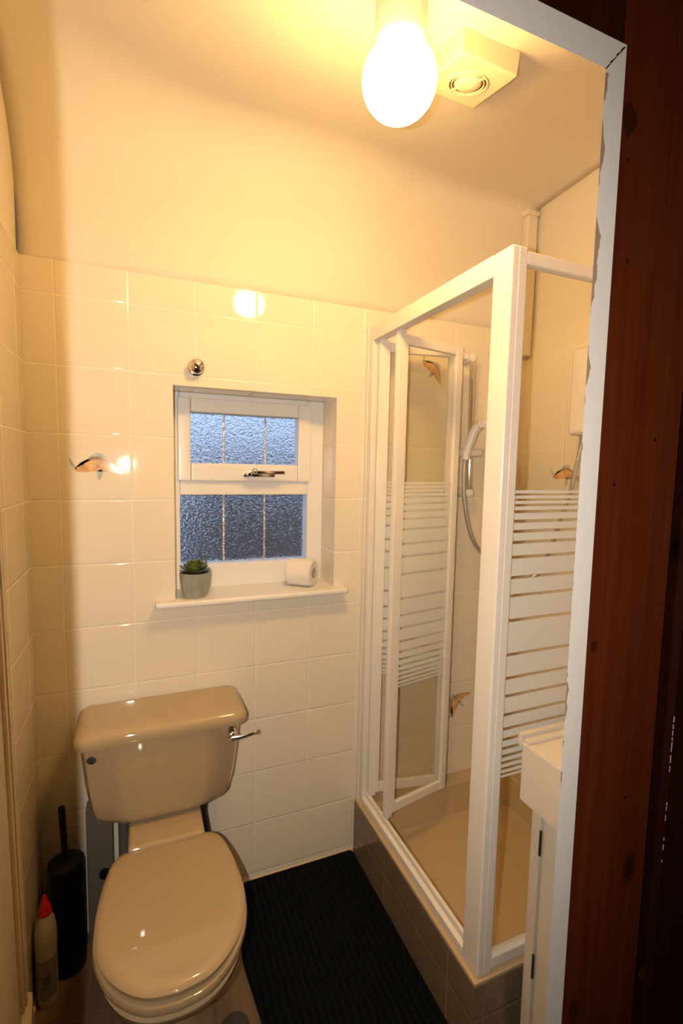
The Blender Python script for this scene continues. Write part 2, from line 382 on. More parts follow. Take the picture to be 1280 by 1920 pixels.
def tag(o, label, cat, group=None):
    o['label'] = label; o['category'] = cat
    if group: o['group'] = group
    return o
def struct(o): o['kind'] = 'structure'; return o
def sstep(a, b, x):
    t = max(0.0, min(1.0, (x - a) / (b - a))); return t * t * (3 - 2 * t)

RX = 1.84           # right wall
TOP = 2.125         # top of the tiling
WIN = (0.407, 0.972, 1.085, 1.797)

# fish motifs: closed outlines in a unit tile, (u right, v up), drawn as glaze on the tile
def fish_polys(curl):
    body = []; N = 15
    def spine(t):
        x = -0.30 + 0.66 * t; return x, 0.10 * curl * math.sin(math.pi * (t * 1.15 - 0.05)) - 0.02
    def wid(t): return 0.012 + 0.115 * math.sin(math.pi * min(1, t ** 0.8)) ** 0.9
    top = []; bot = []
    for i in range(N + 1):
        t = i / N; x, y = spine(t); top.append((x, y + wid(t) * 0.72)); bot.append((x, y - wid(t)))
    mid = [spine(i / N) for i in range(N + 1)]
    mid = [(x, y + wid(i / N) * 0.38) for i, (x, y) in enumerate(mid)]
    orange = [(mid[i], mid[i + 1], bot[i + 1], bot[i]) for i in range(N)]
    brown = [(top[i], top[i + 1], mid[i + 1], mid[i]) for i in range(N)]
    x0, y0 = spine(0.02)
    tail = [[(x0 + .03, y0 - .02), (x0 + .01, y0 + .03), (x0 - .07, y0 + .15), (x0 - .10, y0 + .19), (x0 - .06, y0 + .06)],
            [(x0 + .02, y0 + .02), (x0 + .05, y0 + .10), (x0 + .15, y0 + .15), (x0 + .20, y0 + .15), (x0 + .10, y0 + .07)]]
    fx, fy = spine(0.45)
    fins = [[(fx - .12, fy + .07), (fx - .02, fy + .15), (fx + .08, fy + .14), (fx + .12, fy + .09), (fx, fy + .085)],
            [(fx + .06, fy - .09), (fx + .01, fy - .12), (fx + .02, fy - .24), (fx + .06, fy - .26), (fx + .09, fy - .12)]]
    hx, hy = spine(0.97)
    return orange, brown, tail + fins
def add_fish(mb, frame, cx, cz, size, ang, curl, flip, m0):
    O, B, Tl = fish_polys(curl); c, s_ = math.cos(ang), math.sin(ang)
    def P(u, v):
        u *= flip; x = (u * c - v * s_) * size; z = (u * s_ + v * c) * size; return frame(cx + x, cz + z)
    for k, (ps) in enumerate((O, B, Tl)):
        for q in ps: mb.poly3([P(*p) for p in q], m0 + k)

# ------------------------------------------------------------------ setting
# back wall: tiled, with the window opening
x0, x1, z0, z1 = WIN
mb = MB()
TH = 0.26
mb.box((-0.12, 0, -0.05), (x0, TH, TOP)); mb.box((x1, 0, -0.05), (RX + 0.12, TH, TOP))
mb.box((x0, 0, -0.05), (x1, TH, z0)); mb.box((x0, 0, z1), (x1, TH, TOP))
mb.box((-0.12, 0.012, TOP), (RX + 0.12, TH, 2.9), mi=1)
mb.bm.normal_update(); mb.uvbox(T_X, 0.03, T_Z)
FB = lambda x, z: (x, -0.0004, z)
add_fish(mb, FB, 0.183, 1.527, 0.205, -0.05, 1.0, 1, 2)
add_fish(mb, FB, 1.372, 1.930, 0.185, -0.75, 1.0, 1, 2)
add_fish(mb, FB, 1.568, 0.530, 0.21, 0.85, 1.7, 1, 2)
struct(mb.build('wall_back', [mTile, mPlaster, mFishO, mFishB, mFishT]))
# left wall
mb = MB(); mb.box((-0.12, -1.05, -0.05), (0, 0, TOP)); mb.box((-0.12, -1.05, TOP), (-0.006, 0.0, 2.9), mi=1)
mb.bm.normal_update(); mb.uvbox(T_X, 0.12, T_Z); struct(mb.build('wall_left', [mTile, mPlaster]))
# right wall
mb = MB(); mb.box((RX, -1.05, -0.05), (RX + 0.12, 0, TOP)); mb.box((RX + 0.006, -1.05, TOP), (RX + 0.12, 0.0, 2.9), mi=1)
mb.bm.normal_update(); mb.uvbox(T_X, -0.13 - T_W / 2 + 0.0, T_Z)
add_fish(mb, lambda y, z: (RX - 0.0004, -y, z), 0.245, 1.527, 0.20, -0.05, 1.0, 1, 2)
struct(mb.build('wall_right', [mTile, mPlaster, mFishO, mFishB, mFishT]))

# ceiling: warped old plaster that runs down over a soft cove to the tiling
def zc(x, y):
    t = sstep(1.05, 1.8, x)
    return 2.62 + (0.175 * (1 - t) - 0.05 * t) * min(y, 0)
mb = MB(); NX = 48; rows = []
for i in range(NX + 1):
    x = -0.006 + (RX + 0.012) * i / NX
    r = 0.05 + 0.11 * (1 - sstep(0.9, 1.75, x)) + 0.20 * math.exp(-(x / 0.32) ** 2); pts = []
    for k in range(10):
        z = TOP - 0.002 + (2.62 - r - TOP) * k / 9; pts.append([0.006, z])
    for k in range(1, 11):
        a = math.pi / 2 * k / 10; pts.append([0.006 - r * (1 - math.cos(a)), 2.62 - r + r * math.sin(a)])
    for k in range(1, 19):
        y = 0.006 - r - (1.03 - r) * k / 18; pts.append([y, 2.62])
    for p in pts:
        y0_, z0_ = p
        p[1] += zc(x, y0_) - 2.62
        p[0] -= 0.006 * math.sin(7 * x + 3 * z0_) * sstep(2.14, 2.25, z0_)
    rows.append([mb.bm.verts.new((x, p[0], p[1])) for p in pts])
for i in range(NX):
    for k in range(len(rows[0]) - 1):
        f = mb.bm.faces.new((rows[i][k], rows[i + 1][k], rows[i + 1][k + 1], rows[i][k + 1])); f.smooth = True
ceil = struct(mb.build('ceiling', mPlaster, auto=False))
so = ceil.modifiers.new('thickness', 'SOLIDIFY'); so.thickness = 0.03; so.offset = -1

# floor
mb = MB(); mb.box((-0.9, -3.1, -0.06), (2.5, 0.0, 0.0)); mb.bm.normal_update(); mb.uvbox(0.14, 0.05, 0)
struct(mb.build('floor', mFloor))
# caulk strip where tiles meet the floor
mb = MB(); mb.box((0.0, -0.008, 0.0), (1.076, 0.0, 0.012), 0.003); mb.box((0.0, -0.42, 0.0), (0.008, 0.0, 0.012), 0.003)
struct(mb.build('trim_1', mSeal))

# front partition and the timber door frame (white painted reveals)
JX, JY0, JY1, HZ = 1.045, -1.051, -1.017, 2.235
mb = MB(); mb.box((1.262, -1.03, 0), (RX + 0.12, -1.0, 2.9)); mb.box((-0.12, -1.03, HZ + 0.2), (1.262, -1.0, 2.9)); mb.box((-0.12, -1.05, 0), (0.02, -1.0, 2.6))
struct(mb.build('wall_front', mPlaster))
mb = MB()
mb.box((JX, JY0, 0), (1.258, JY1, 2.62), 0.0015)
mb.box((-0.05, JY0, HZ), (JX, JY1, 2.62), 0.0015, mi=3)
mb.box((0.02, -1.42, 0), (0.2045, -1.30, HZ + .3), 0.002)
mb.box((0.02, -1.30, 0), (0.13, JY1, HZ), 0.002)
# white bead round the opening, back edge chamfered
BX, BZ, BY = 1.0055, 2.1905, -1.0525
mb.prism([(BX, BY), (JX + .004, BY), (JX + .004, JY1), (BX + .041, JY1)], 2, 0, BZ, mi=1)
b_ = [(BY, BZ), (BY, HZ + .004), (JY1, HZ + .004), (JY1, BZ + .038)]
mb.prism(b_, 0, 0.13, JX + .004, mi=1)
# cracked paint along the mitre
for k in range(9):
    t0, t1 = k / 9, (k + 1) / 9; j0, j1 = random.uniform(-.0008, .0008), random.uniform(-.0008, .0008); wd = random.uniform(.0004, .0013)
    A = (BX + .0395 * t0, BZ + .0445 * t0); B = (BX + .0395 * t1, BZ + .0445 * t1)
    mb.prism([(A[0] - wd, A[1] + wd + j0), (A[0] + wd, A[1] - wd + j0), (B[0] + wd, B[1] - wd + j1), (B[0] - wd, B[1] + wd + j1)], 1, BY - .0003, BY + .001, mi=2)
# nail holes and knots in the timber
def oval(x, z, a, b, n, jit):
    P = []
    for k in range(n):
        q = 2 * math.pi * k / n; j = 1 + random.uniform(-jit, jit); P.append((x + a * j * math.cos(q), z + b * j * math.sin(q)))
    return P
for (x, z, a, b) in [(1.191, 1.607, 0.0028, 0.0034), (1.092, 1.523, 0.0028, 0.0032), (1.086, 1.908, 0.0018, 0.004), (1.185, 0.902, 0.0028, 0.003), (1.07, 2.068, 0.002, 0.003)]: mb.prism(oval(x, z, a, b, 10, .15), 1, JY0 - .0003, JY0 + .002, mi=4)
for (x, z, a, b) in [(1.068, 2.131, 0.016, 0.026), (1.069, 1.226, 0.009, 0.012), (1.282, 0.477, 0.01, 0.012)]: mb.prism(oval(x, z, a, b, 22, .14), 1, JY0 - .0002, JY0 + .002, mi=5)
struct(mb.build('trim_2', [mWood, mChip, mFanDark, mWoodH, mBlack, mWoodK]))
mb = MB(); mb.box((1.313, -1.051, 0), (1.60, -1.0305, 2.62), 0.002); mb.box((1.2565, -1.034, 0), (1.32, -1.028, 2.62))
for k in range(26):
    z = 0.72 + 0.34 * k / 26 + random.uniform(-.006, .006)
    if random.random() < .75: mb.box((1.3125, -1.0516, z), (1.3125 + random.uniform(.0008, .0025), -1.0508, z + random.uniform(.004, .014)), mi=1)
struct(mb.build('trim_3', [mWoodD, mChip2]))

# the hall the photograph is taken from
mb = MB()
mb.box((-0.9, -3.1, 0), (-0.8, -1.05, 2.62)); mb.box((2.4, -3.1, 0), (2.5, -1.03, 2.62)); mb.box((-0.9, -3.2, 0), (2.5, -3.1, 2.62))
mb.box((-0.9, -1.05, 0), (-0.12, -0.95, 2.62)); mb.box((RX + .12, -1.03, 0), (2.5, -0.95, 2.62))
struct(mb.build('wall_hall', mHall))
mb = MB(); mb.box((-0.9, -3.2, 2.62), (2.5, -1.0, 2.7)); struct(mb.build('ceiling_hall', mHall))
# outside, seen only through the obscure panes
mb = MB(); mb.box((0.42, 3.2, -0.3), (4.5, 3.4, 1.78)); struct(mb.build('wall_outside', mOutWall))
mb = MB(); mb.box((-6, 0.3, -0.4), (8, 9, -0.3)); struct(mb.build('floor_outside', mOutGround))

# window
WY = 0.135
win = bpy.data.objects.new('window_1', None); COL.objects.link(win); win.location = (0.69, WY, z0); struct(win)
def frame_rect(mb, a, b, c, d, t, y0, y1, bev=0.004, mi=0):
    """hollow rectangle: outer a..b (x), c..d (z); t = (left,right,bottom,top) widths"""
    mb.box((a, y0, c), (a + t[0], y1, d), bev, mi); mb.box((b - t[1], y0, c), (b, y1, d), bev, mi)
    mb.box((a + t[0], y0, c), (b - t[1], y1, c + t[2]), bev, mi); mb.box((a + t[0], y0, d - t[3]), (b - t[1], y1, d), bev, mi)
mb = MB()
frame_rect(mb, x0, x1, z0, z1, (0.028, 0.064, 0.098, 0.03), WY, WY + 0.06)
mb.box((x0 + .028, WY, 1.436), (x1 - .064, WY + 0.06, 1.492), 0.004)
mb.build('window_frame', mPvc, win)
mb = MB(); frame_rect(mb, 0.428, 0.918, 1.486, 1.778, (0.044, 0.052, 0.064, 0.05), WY - 0.014, WY + 0.045, 0.006)
sash = mb.build('sash', mPvc, win)
mb = MB(); mb.box((0.468, WY + 0.022, 1.546), (0.870, WY + 0.028, 1.732)); mb.build('glass_pane', mObscure, sash)
mb = MB(); mb.box((0.430, WY + 0.027, 1.180), (0.912, WY + 0.033, 1.440)); mb.build('glass_pane', mObscure, win)
for xs in (0.590, 0.744):
    for (a, b, dy, par) in ((1.548, 1.730, 0.0, sash), (1.182, 1.438, 0.005, win)):
        mb = MB(); mb.box((xs - 0.0032, WY + 0.017 + dy, a), (xs + 0.0032, WY + 0.0215 + dy, b), 0.001)
        n = int((b - a) / 0.0105)
        for k in range(n):
            mb.sphere((xs + random.uniform(-.0008, .0008), WY + 0.0172 + dy, a + (k + .5) * (b - a) / n), 0.0042, sc=(1, .8, random.uniform(.9, 1.4)), n=10)
        mb.build('glazing_strip', mBrass, par)
mb = MB(); mb.box((0.655, WY - 0.018, 1.503), (0.775, WY - 0.013, 1.519), 0.003); mb.cyl((0.690, WY - 0.016, 1.512), (0.690, WY - 0.052, 1.515), 0.011)
mb.box((0.664, WY - 0.046, 1.506), (0.70, WY - 0.034, 1.522), 0.004)
mb.box((0.690, WY - 0.058, 1.514), (0.802, WY - 0.045, 1.528), 0.004); mb.sphere((0.690, WY - 0.05, 1.524), 0.012)
mb.build('window_handle', mChrome, win)
mb = MB(); mb.box((0.343, -0.052, 1.079), (1.012, -0.0005, 1.099), 0.007, seg=3); mb.box((x0 + .001, -0.02, 1.0855), (x1 - .001, WY + .02, 1.0985))
mb.build('window_sill', mSill, win)

# inward door folded back against the left wall
dr = bpy.data.objects.new('door_1', None); COL.objects.link(dr); dr.location = (0.02, -0.4, 0.01); struct(dr)
dang = math.atan2(-(0.128 - 0.020), 0.60)
def DM(): return Matrix.Translation((0.014, -0.395, 0.0)) @ Matrix.Rotation(math.radians(-0.7), 4, 'Y') @ Matrix.Rotation(math.atan2(0.085, 0.6), 4, 'Z')
L = 0.62
mb = MB(); Dm = DM()
mb.box((-0.012, -L, 0.01), (0.012, 0, 2.0), 0.001, M=Dm)
mb.box((0.012, -0.010, 0.01), (0.017, 0, 2.0), 0.001, M=Dm)
mb.build('leaf', mDoorP, dr)
mb = MB()
for k, (a, b, d) in enumerate(((0.012, 0.024, .012), (0.026, 0.036, .008), (0.040, 0.052, .012), (0.056, 0.070, .009), (0.076, 0.095, .013), (0.10, 0.118, .009))):
    mb.box((0.011, -b, 0.285 + a * .3), (0.012 + d, -a, 1.9 - a), 0.003, M=Dm)
mb.build('panel_moulding', mDoorP, dr)
mb = MB(); mb.prism([(0.011, 0.012), (0.034, 0.012), (0.030, 0.255), (0.011, 0.275)], 1, -L + .02, -0.012); bmesh.ops.transform(mb.bm, matrix=Dm, verts=mb.bm.verts)
mb.build('bottom_rail', mDoorP, dr)

# ------------------------------------------------------------------ ceiling light and fan
LX, LY, LZ, LR = 0.8015, -0.735, 2.323, 0.0755
zl = zc(LX, LY)
t = thing('ceiling_light', 'glowing round opal globe light in a white holder on the ceiling', 'lamp', (LX, LY, zl))
mb = MB(); mb.lathe([(0, LZ + .062), (0.044, LZ + .060), (0.052, LZ + .072), (0.052, zl - .012), (0.05, zl + .012), (0, zl + .012)][::-1], M=Matrix.Translation((LX, LY, 0)))
mb.build('lamp_holder', mLamp_base, t)
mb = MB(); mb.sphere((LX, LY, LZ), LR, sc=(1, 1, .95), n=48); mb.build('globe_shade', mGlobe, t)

FX, FY, FS = 1.043, -0.634, 0.081
zf = zc(FX, FY)
nrm = Vector((0, 0.175, -1)).normalized()   # ceiling tilt at the fan
FM = Matrix.Translation((FX, FY, zf)) @ (Matrix.Rotation(math.atan(0.175), 4, 'X')) @ Matrix.Rotation(math.radians(2), 4, 'Z')
t = thing('extractor_fan', 'square ivory extractor fan with a round slotted grille, beside the globe light', 'fan', (FX, FY, zf))
mb = MB(); mb.box((-FS, -FS, -0.046), (FS, FS, 0.006), 0.006, seg=3)
bmesh.ops.transform(mb.bm, matrix=FM, verts=mb.bm.verts); mb.build('housing', mFan, t)
mb = MB(); mb.cyl((0, 0, -0.0465), (0, 0, -0.040), 0.047, n=40); bmesh.ops.transform(mb.bm, matrix=FM, verts=mb.bm.verts); mb.build('slot_recess', mFanDark, t)
mb = MB()
mb.lathe([(0.0, -0.056), (0.014, -0.0555), (0.025, -0.053), (0.032, -0.048), (0.032, -0.044), (0, -0.044)], n=40)
for (ra, rb) in ((0.0372, 0.0395), (0.0440, 0.0480)):
    mb.lathe([(ra, -0.045), (ra, -0.0495), (rb, -0.0495), (rb, -0.045)], n=40)
for k in range(4):
    a = math.radians(45 + 90 * k - 20 * (1 if k % 2 else -1)); mb.box((0.030, -0.0022, -0.0492), (0.047, 0.0022, -0.045), M=Matrix.Rotation(a, 4, 'Z'))
bmesh.ops.transform(mb.bm, matrix=FM, verts=mb.bm.verts); mb.build('grille', mFan, t)

# chrome knob above the window
t = thing('wall_knob', 'small domed chrome knob on the tiles above the window', 'knob', (0.478, 0, 1.857))
Mk = Matrix.Translation((0.478, 0, 1.857)) @ Matrix.Rotation(math.pi / 2, 4, 'X')
mb = MB(); mb.lathe([(0, 0.0), (0.027, 0.0), (0.027, 0.004), (0.022, 0.007), (0, 0.008)], M=Mk); mb.build('back_plate', mChrome, t)
mb = MB(); mb.lathe([(0.012, 0.006), (0.013, 0.014), (0.022, 0.019), (0.025, 0.027), (0.022, 0.035), (0.012, 0.040), (0, 0.0415)], M=Mk); mb.build('dome', mChrome, t)

# ------------------------------------------------------------------ window sill things
SZ = 1.099
px, py = 0.472, 0.012
t = thing('potted_succulent', 'small green and rust rosette succulent in a grey-green pot on the window sill', 'plant', (px, py, SZ))
Mp = Matrix.Translation((px, py, SZ))
mb = MB(); mb.lathe([(0, 0), (0.033, 0), (0.037, 0.004), (0.045, 0.03), (0.0495, 0.06), (0.051, 0.084), (0.0475, 0.085), (0.046, 0.076), (0, 0.076)], n=40, M=Mp)
for k in range(22):
    a = 2 * math.pi * k / 22
    mb.tube([(px + .0365 * math.cos(a), py + .0365 * math.sin(a), SZ + .004), (px + .0452 * math.cos(a), py + .0452 * math.sin(a), SZ + .03), (px + .0503 * math.cos(a), py + .0503 * math.sin(a), SZ + .08)], 0.0012, n=6, sub=3)
mb.build('pot', mPot, t)
mb = MB(); mb.lathe([(0, 0.083), (0.03, 0.0825), (0.046, 0.079), (0.046, 0.0765), (0, 0.0765)], M=Mp); mb.build('soil', mSoil, t)
mb = MB()
def leaf(mb, base, az, el, ln, wd):
    d = Vector((math.cos(az) * math.cos(el), math.sin(az) * math.cos(el), math.sin(el))); s_ = Vector((-math.sin(az), math.cos(az), 0)); u = d.cross(s_) * -1
    secs = []
    for i in range(6):
        q = i / 5; wv = wd * (0.35 + 1.0 * math.sin(math.pi * min(1, q * 0.62 + 0.08))) * (1 if q < .8 else (1 - q) / .2 + .06); th = 0.0028 * (1.1 - q)
        c = base + d * ln * q + Vector((0, 0, 0.010 * q * q))
        secs.append([c + s_ * wv * math.cos(a) + u * th * math.sin(a) for a in [2 * math.pi * j / 8 for j in range(8)]])
    mb.loft(secs)
for ring, (n, el, ln, wd) in enumerate(((12, 0.12, 0.055, 0.0105), (11, 0.36, 0.047, 0.0105), (9, 0.66, 0.038, 0.010), (6, 1.0, 0.029, 0.008))):
    for k in range(n):
        az = 2 * math.pi * (k + 0.5 * ring) / n + random.uniform(-.12, .12)
        leaf(mb, Vector((px, py, SZ + 0.082 + ring * .003)), az, el + random.uniform(-.08, .1), ln * random.uniform(.9, 1.08), wd)
mb.build('leaves', mLeaf, t)

rx, ry, rr, rl = 0.862, 0.052, 0.050, 0.098
t = thing('toilet_roll', 'white quilted toilet roll lying on its side at the right end of the window sill', 'toilet roll', (rx, ry, SZ))
Mr = Matrix.Translation((rx, ry, SZ + rr)) @ Matrix.Rotation(math.radians(-40), 4, 'Z') @ Matrix.Rotation(math.pi / 2, 4, 'Y')
mb = MB(); h = rl / 2
mb.lathe([(0.020, -h), (rr - .006, -h), (rr, -h + .006), (rr, h - .006), (rr - .006, h), (0.020, h), (0.020, -h)], n=48, M=Mr)
# folded point of the loose sheet on the front of the roll
Rz = Matrix.Translation((rx, ry, SZ + rr)) @ Matrix.Rotation(math.radians(-40), 4, 'Z')
def onroll(u, a, g): return Rz @ Vector((u, -(rr + g) * math.cos(a), (rr + g) * math.sin(a)))
for k in range(6):
    a0, a1 = 0.75 - 0.16 * k, 0.75 - 0.16 * (k + 1); w0, w1 = .040 * (1 - k / 6) + .001, .040 * (1 - (k + 1) / 6) + .001
    mb.poly3([onroll(-w0, a0, .0012), onroll(-w1, a1, .0014), onroll(w1, a1, .0014), onroll(w0, a0, .0012)])
mb.build('paper', mPaper, t)
mb = MB(); mb.lathe([(0.0195, -h + .002), (0.0205, -h + .002), (0.0205, h + .0006), (0.018, h + .0006), (0.018, -h + .002), (0.0195, -h + .002)], n=32, M=Mr); mb.build('cardboard_core', mCore, t)

# ------------------------------------------------------------------ toilet
TX = 0.363
t = thing('toilet', 'champagne close-coupled toilet with its lid down, below the window', 'toilet', (TX, 0, 0))
def outline(n=64, grow=0.0, sc=1.0):
    P = [(-.236, .0), (-.236, .07), (-.238, .108), (-.252, .136), (-.285, .153), (-.36, .168), (-.45, .1755), (-.52, .172), (-.59, .150), (-.645, .112), (-.682, .062), (-.694, 0.0)]
    V = catmull([Vector((w_, y, 0)) for (y, w_) in P], 6)
    right = [(v.x, v.y) for v in V]
    left = [(-a, b) for (a, b) in right[::-1][1:-1]]
    pts = right + left; cy = -.46
    out = []
    for (a, b) in pts:
        d = Vector((a, b - cy)); l = max(d.length, 1e-6); d = d * sc + d / l * grow; out.append((TX + d.x, cy + d.y))
    return out
def ring(z, grow=0.0, sc=1.0): return [(a, b, z) for (a, b) in outline(grow=grow, sc=sc)]
# lid
mb = MB(); mb.loft([ring(0.412, -0.006), ring(0.4145, 0.0), ring(0.425, 0.002), ring(0.432, -0.004), ring(0.4355, -0.014), ring(0.4362, -0.024), ring(0.4364, -0.05), ring(0.4365, -0.09), ring(0.4366, 0, 0.12)])
for v in mb.bm.verts: v.co.z += (-.24 - v.co.y) * .034
mb.build('lid', mSeat, t)
mb = MB(); mb.loft([ring(0.386, -0.004), ring(0.388, 0.004), ring(0.400, 0.007), ring(0.408, 0.004), ring(0.4115, -0.004), ring(0.4115, -0.03)])
for v in mb.bm.verts: v.co.z += (-.24 - v.co.y) * .022
mb.build('seat', mSeat, t)
for sx in (-1, 1):
    mb = MB(); mb.cyl((TX + sx * .062, -.232, .418), (TX + sx * .098, -.232, .418), .012); mb.build('hinge', mSeat, t)
# pan
def ell(z, hw, yb, yf, n=64, p=2.3):
    cy = (yb + yf) / 2; hl = (yb - yf) / 2; out = []
    for k in range(n):
        a = 2 * math.pi * k / n; c, s_ = math.cos(a), math.sin(a)
        out.append((TX + hw * math.copysign(abs(c) ** (2 / p), c), cy + hl * math.copysign(abs(s_) ** (2 / p), s_), z))
    return out
mb = MB()
mb.loft([ell(0.0, .112, -.16, -.50), ell(0.02, .108, -.16, -.495), ell(.12, .10, -.16, -.485), ell(.20, .112, -.16, -.515), ell(.27, .140, -.17, -.58), ell(.33, .163, -.19, -.65), ell(.365, .1715, -.20, -.688), ell(.380, .1725, -.205, -.692), ell(.386, .166, -.21, -.686)])
mb.box((TX - .108, -.262, .30), (TX + .105, -.03, .452), .012, seg=3)
mb.build('pan', mCeram, t)
# cistern
def csec(z, hw, yf, rnd, yb=-0.012):
    ch = 0.060; cw = hw * 0.60
    P = [(-hw, yb), (hw, yb), (hw, yf + ch), (cw + (hw - cw) * .85, yf + ch * .5), (cw, yf + 0.002), (cw * .5, yf), (0, yf), (-cw * .5, yf), (-cw, yf + 0.002), (-cw - (hw - cw) * .85, yf + ch * .5), (-hw, yf + ch)]
    out = []
    n = len(P)
    for i in range(n):
        a = Vector((*P[i], 0)); b = Vector((*P[(i + 1) % n], 0))
        for k in range(4): q = a.lerp(b, k / 4); out.append((TX - .002 + q.x, q.y, z))
    return out
CB = [(.462, .150, -.150), (.464, .172, -.164), (.472, .190, -.174), (.490, .204, -.179), (.53, .2135, -.184), (.60, .222, -.192), (.70, .2295, -.203), (.745, .232, -.207)]
mb = MB(); mb.loft([csec(z, a, b, 0) for (z, a, b) in CB]); mb.build('cistern', mCeram, t)
def rrect(z, hw, yf, yb, r, n=10):
    out = []
    for (cx_, cy_, a0) in ((hw - r, yb - .02, 0), (-hw + r, yb - .02, math.pi / 2), (-hw + r, yf + r, math.pi), (hw - r, yf + r, 1.5 * math.pi)):
        rr_ = .02 if cy_ == yb - .02 else r
        cxx = (hw - rr_) * (1 if cx_ > 0 else -1)
        for k in range(n + 1):
            a = a0 + math.pi / 2 * k / n; out.append((TX - .002 + cxx + rr_ * math.cos(a), cy_ + rr_ * math.sin(a), z))
    return out
mb = MB(); mb.loft([rrect(.738, .238, -.214, -.006, .035), rrect(.740, .2425, -.218, -.006, .038), rrect(.752, .2450, -.221, -.006, .04), rrect(.764, .2440, -.220, -.006, .04), rrect(.774, .238, -.214, -.008, .038), rrect(.780, .226, -.203, -.012, .034), rrect(.783, .19, -.17, -.03, .03)])
mb.build('cistern_lid', mCeram, t)
mb = MB(); mb.cyl((.558, -.176, .706), (.557, -.212, .704), .0165); mb.sphere((.557, -.213, .704), .0165, sc=(1, .6, 1))
mb.loft([[(.552, -.222 + .005 * math.sin(a), .702 + .0085 * math.cos(a)) for a in [2 * math.pi * k / 12 for k in range(12)]],
         [(.585, -.229 + .0035 * math.sin(a), .706 + .006 * math.cos(a)) for a in [2 * math.pi * k / 12 for k in range(12)]],
         [(.622, -.232 + .0025 * math.sin(a), .713 + .0045 * math.cos(a)) for a in [2 * math.pi * k / 12 for k in range(12)]]])
mb.sphere((.625, -.232, .7135), .0068)
o = mb.build('flush_lever', mChrome, t); o['label'] = 'chrome flush lever'
mb = MB(); mb.lathe([(0, 0), (.013, 0), (.013, .004), (.010, .006), (0, .006)], M=Matrix.Translation((.163, -.1815, .694)) @ Matrix.Rotation(math.radians(-21), 4, 'Z') @ Matrix.Diagonal((1, 1, .8, 1)) @ Matrix.Rotation(math.pi / 2, 4, 'X'))
o = mb.build('overflow_plug', mPad, t); o['label'] = 'dark grey oval plug'

# black pan connector pipe and boxing behind the toilet
mb = MB(); mb.tube([(.50, -.02, .46), (.492, -.05, .43), (.470, -.075, .38), (.472, -.09, .30), (.478, -.10, .22), (.480, -.10, .10), (.480, -.10, .0)], lambda q: .014 + .02 * sstep(.1, .5, q), n=16)
o = mb.build('waste_pipe', mBlack, bpy.data.objects['toilet']); o['label'] = 'black waste pipe'
t = thing('pipe_boxing', 'white boxed-in pipe with a round black hole, behind the left of the toilet', 'pipe box', (.170, -.03, 0))
mb = MB(); mb.box((.130, -.055, 0), (.206, -.0005, .46), .004); mb.cyl((.236, -.02, .0), (.236, -.02, .46), .016)
mb.build('boxing', mPipeW, t)
mb = MB(); mb.cyl((.180, -.056, .238), (.180, -.066, .238), .0155, n=28); mb.build('cap', mBlack, t)

# ------------------------------------------------------------------ small things on the floor
bx, by = .078, -.098
t = thing('toilet_brush', 'black toilet brush standing in its cylindrical black holder, left of the toilet', 'toilet brush', (bx, by, 0))
Mb = Matrix.Translation((bx, by, 0))
mb = MB(); mb.lathe([(0, 0), (.046, 0), (.049, .006), (.0495, .335), (.047, .343), (.040, .345), (.040, .30), (0, .30)], n=40, M=Mb); mb.build('holder', mBlack, t)
mb = MB(); mb.lathe([(0, .352), (.028, .350), (.041, .345), (.039, .338), (0, .338)], n=32, M=Mb); mb.build('splash_lid', mBlack, t)
mb = MB(); mb.cyl((bx, by, .34), (bx - .008, by + .012, .505), .0085, .0095); mb.sphere((bx - .008, by + .012, .505), .0095); mb.build('handle', mBlack, t)

cx_, cy_ = .034, -.180
t = thing('bleach_bottle', 'white cleaner bottle with a pointed red cap, on the floor by the left wall', 'bottle', (cx_, cy_, 0))
def bsec(z, a, b, n=32, off=0): return [(cx_ + off + a * math.cos(2 * math.pi * k / n), cy_ + b * math.sin(2 * math.pi * k / n), z) for k in range(n)]
mb = MB(); mb.loft([bsec(0, .022, .032), bsec(.004, .026, .036), bsec(.06, .027, .037), bsec(.15, .027, .037), bsec(.165, .0285, .038), bsec(.215, .0275, .036), bsec(.243, .0235, .028), bsec(.256, .017, .018), bsec(.264, .014, .014)]); mb.build('body', mBottle, t)
mb = MB(); mb.loft([bsec(.262, .0165, .0165), bsec(.268, .017, .017), bsec(.282, .0155, .0155), bsec(.30, .009, .009), bsec(.313, .005, .005), bsec(.318, .0035, .0035)]); o = mb.build('cap', mRed, t); o['label'] = 'red pointed cap'
mb = MB()
def patch(z0_, z1_, a0, a1, mi, g=.0008):
    n = 8
    ab = lambda z: (.0275, .0375) if z < .15 else (.0275 + .001 * (z - .15) / .015, .0378)
    for k in range(n):
        p0, p1 = a0 + (a1 - a0) * k / n, a0 + (a1 - a0) * (k + 1) / n
        q = []
        for (z, p) in ((z0_, p0), (z0_, p1), (z1_, p1), (z1_, p0)):
            a, b = ab(z); q.append((cx_ + (a + g) * math.cos(p), cy_ + (b + g) * math.sin(p), z))
        mb.poly3(q, mi)
patch(.03, .148, -2.5, -.4, 0); patch(.075, .105, -1.75, -1.1, 1, .0013); patch(.062, .066, -1.9, -1.0, 1, .0013)
mb.build('label_sticker', [mLabel, mLabelD], t)

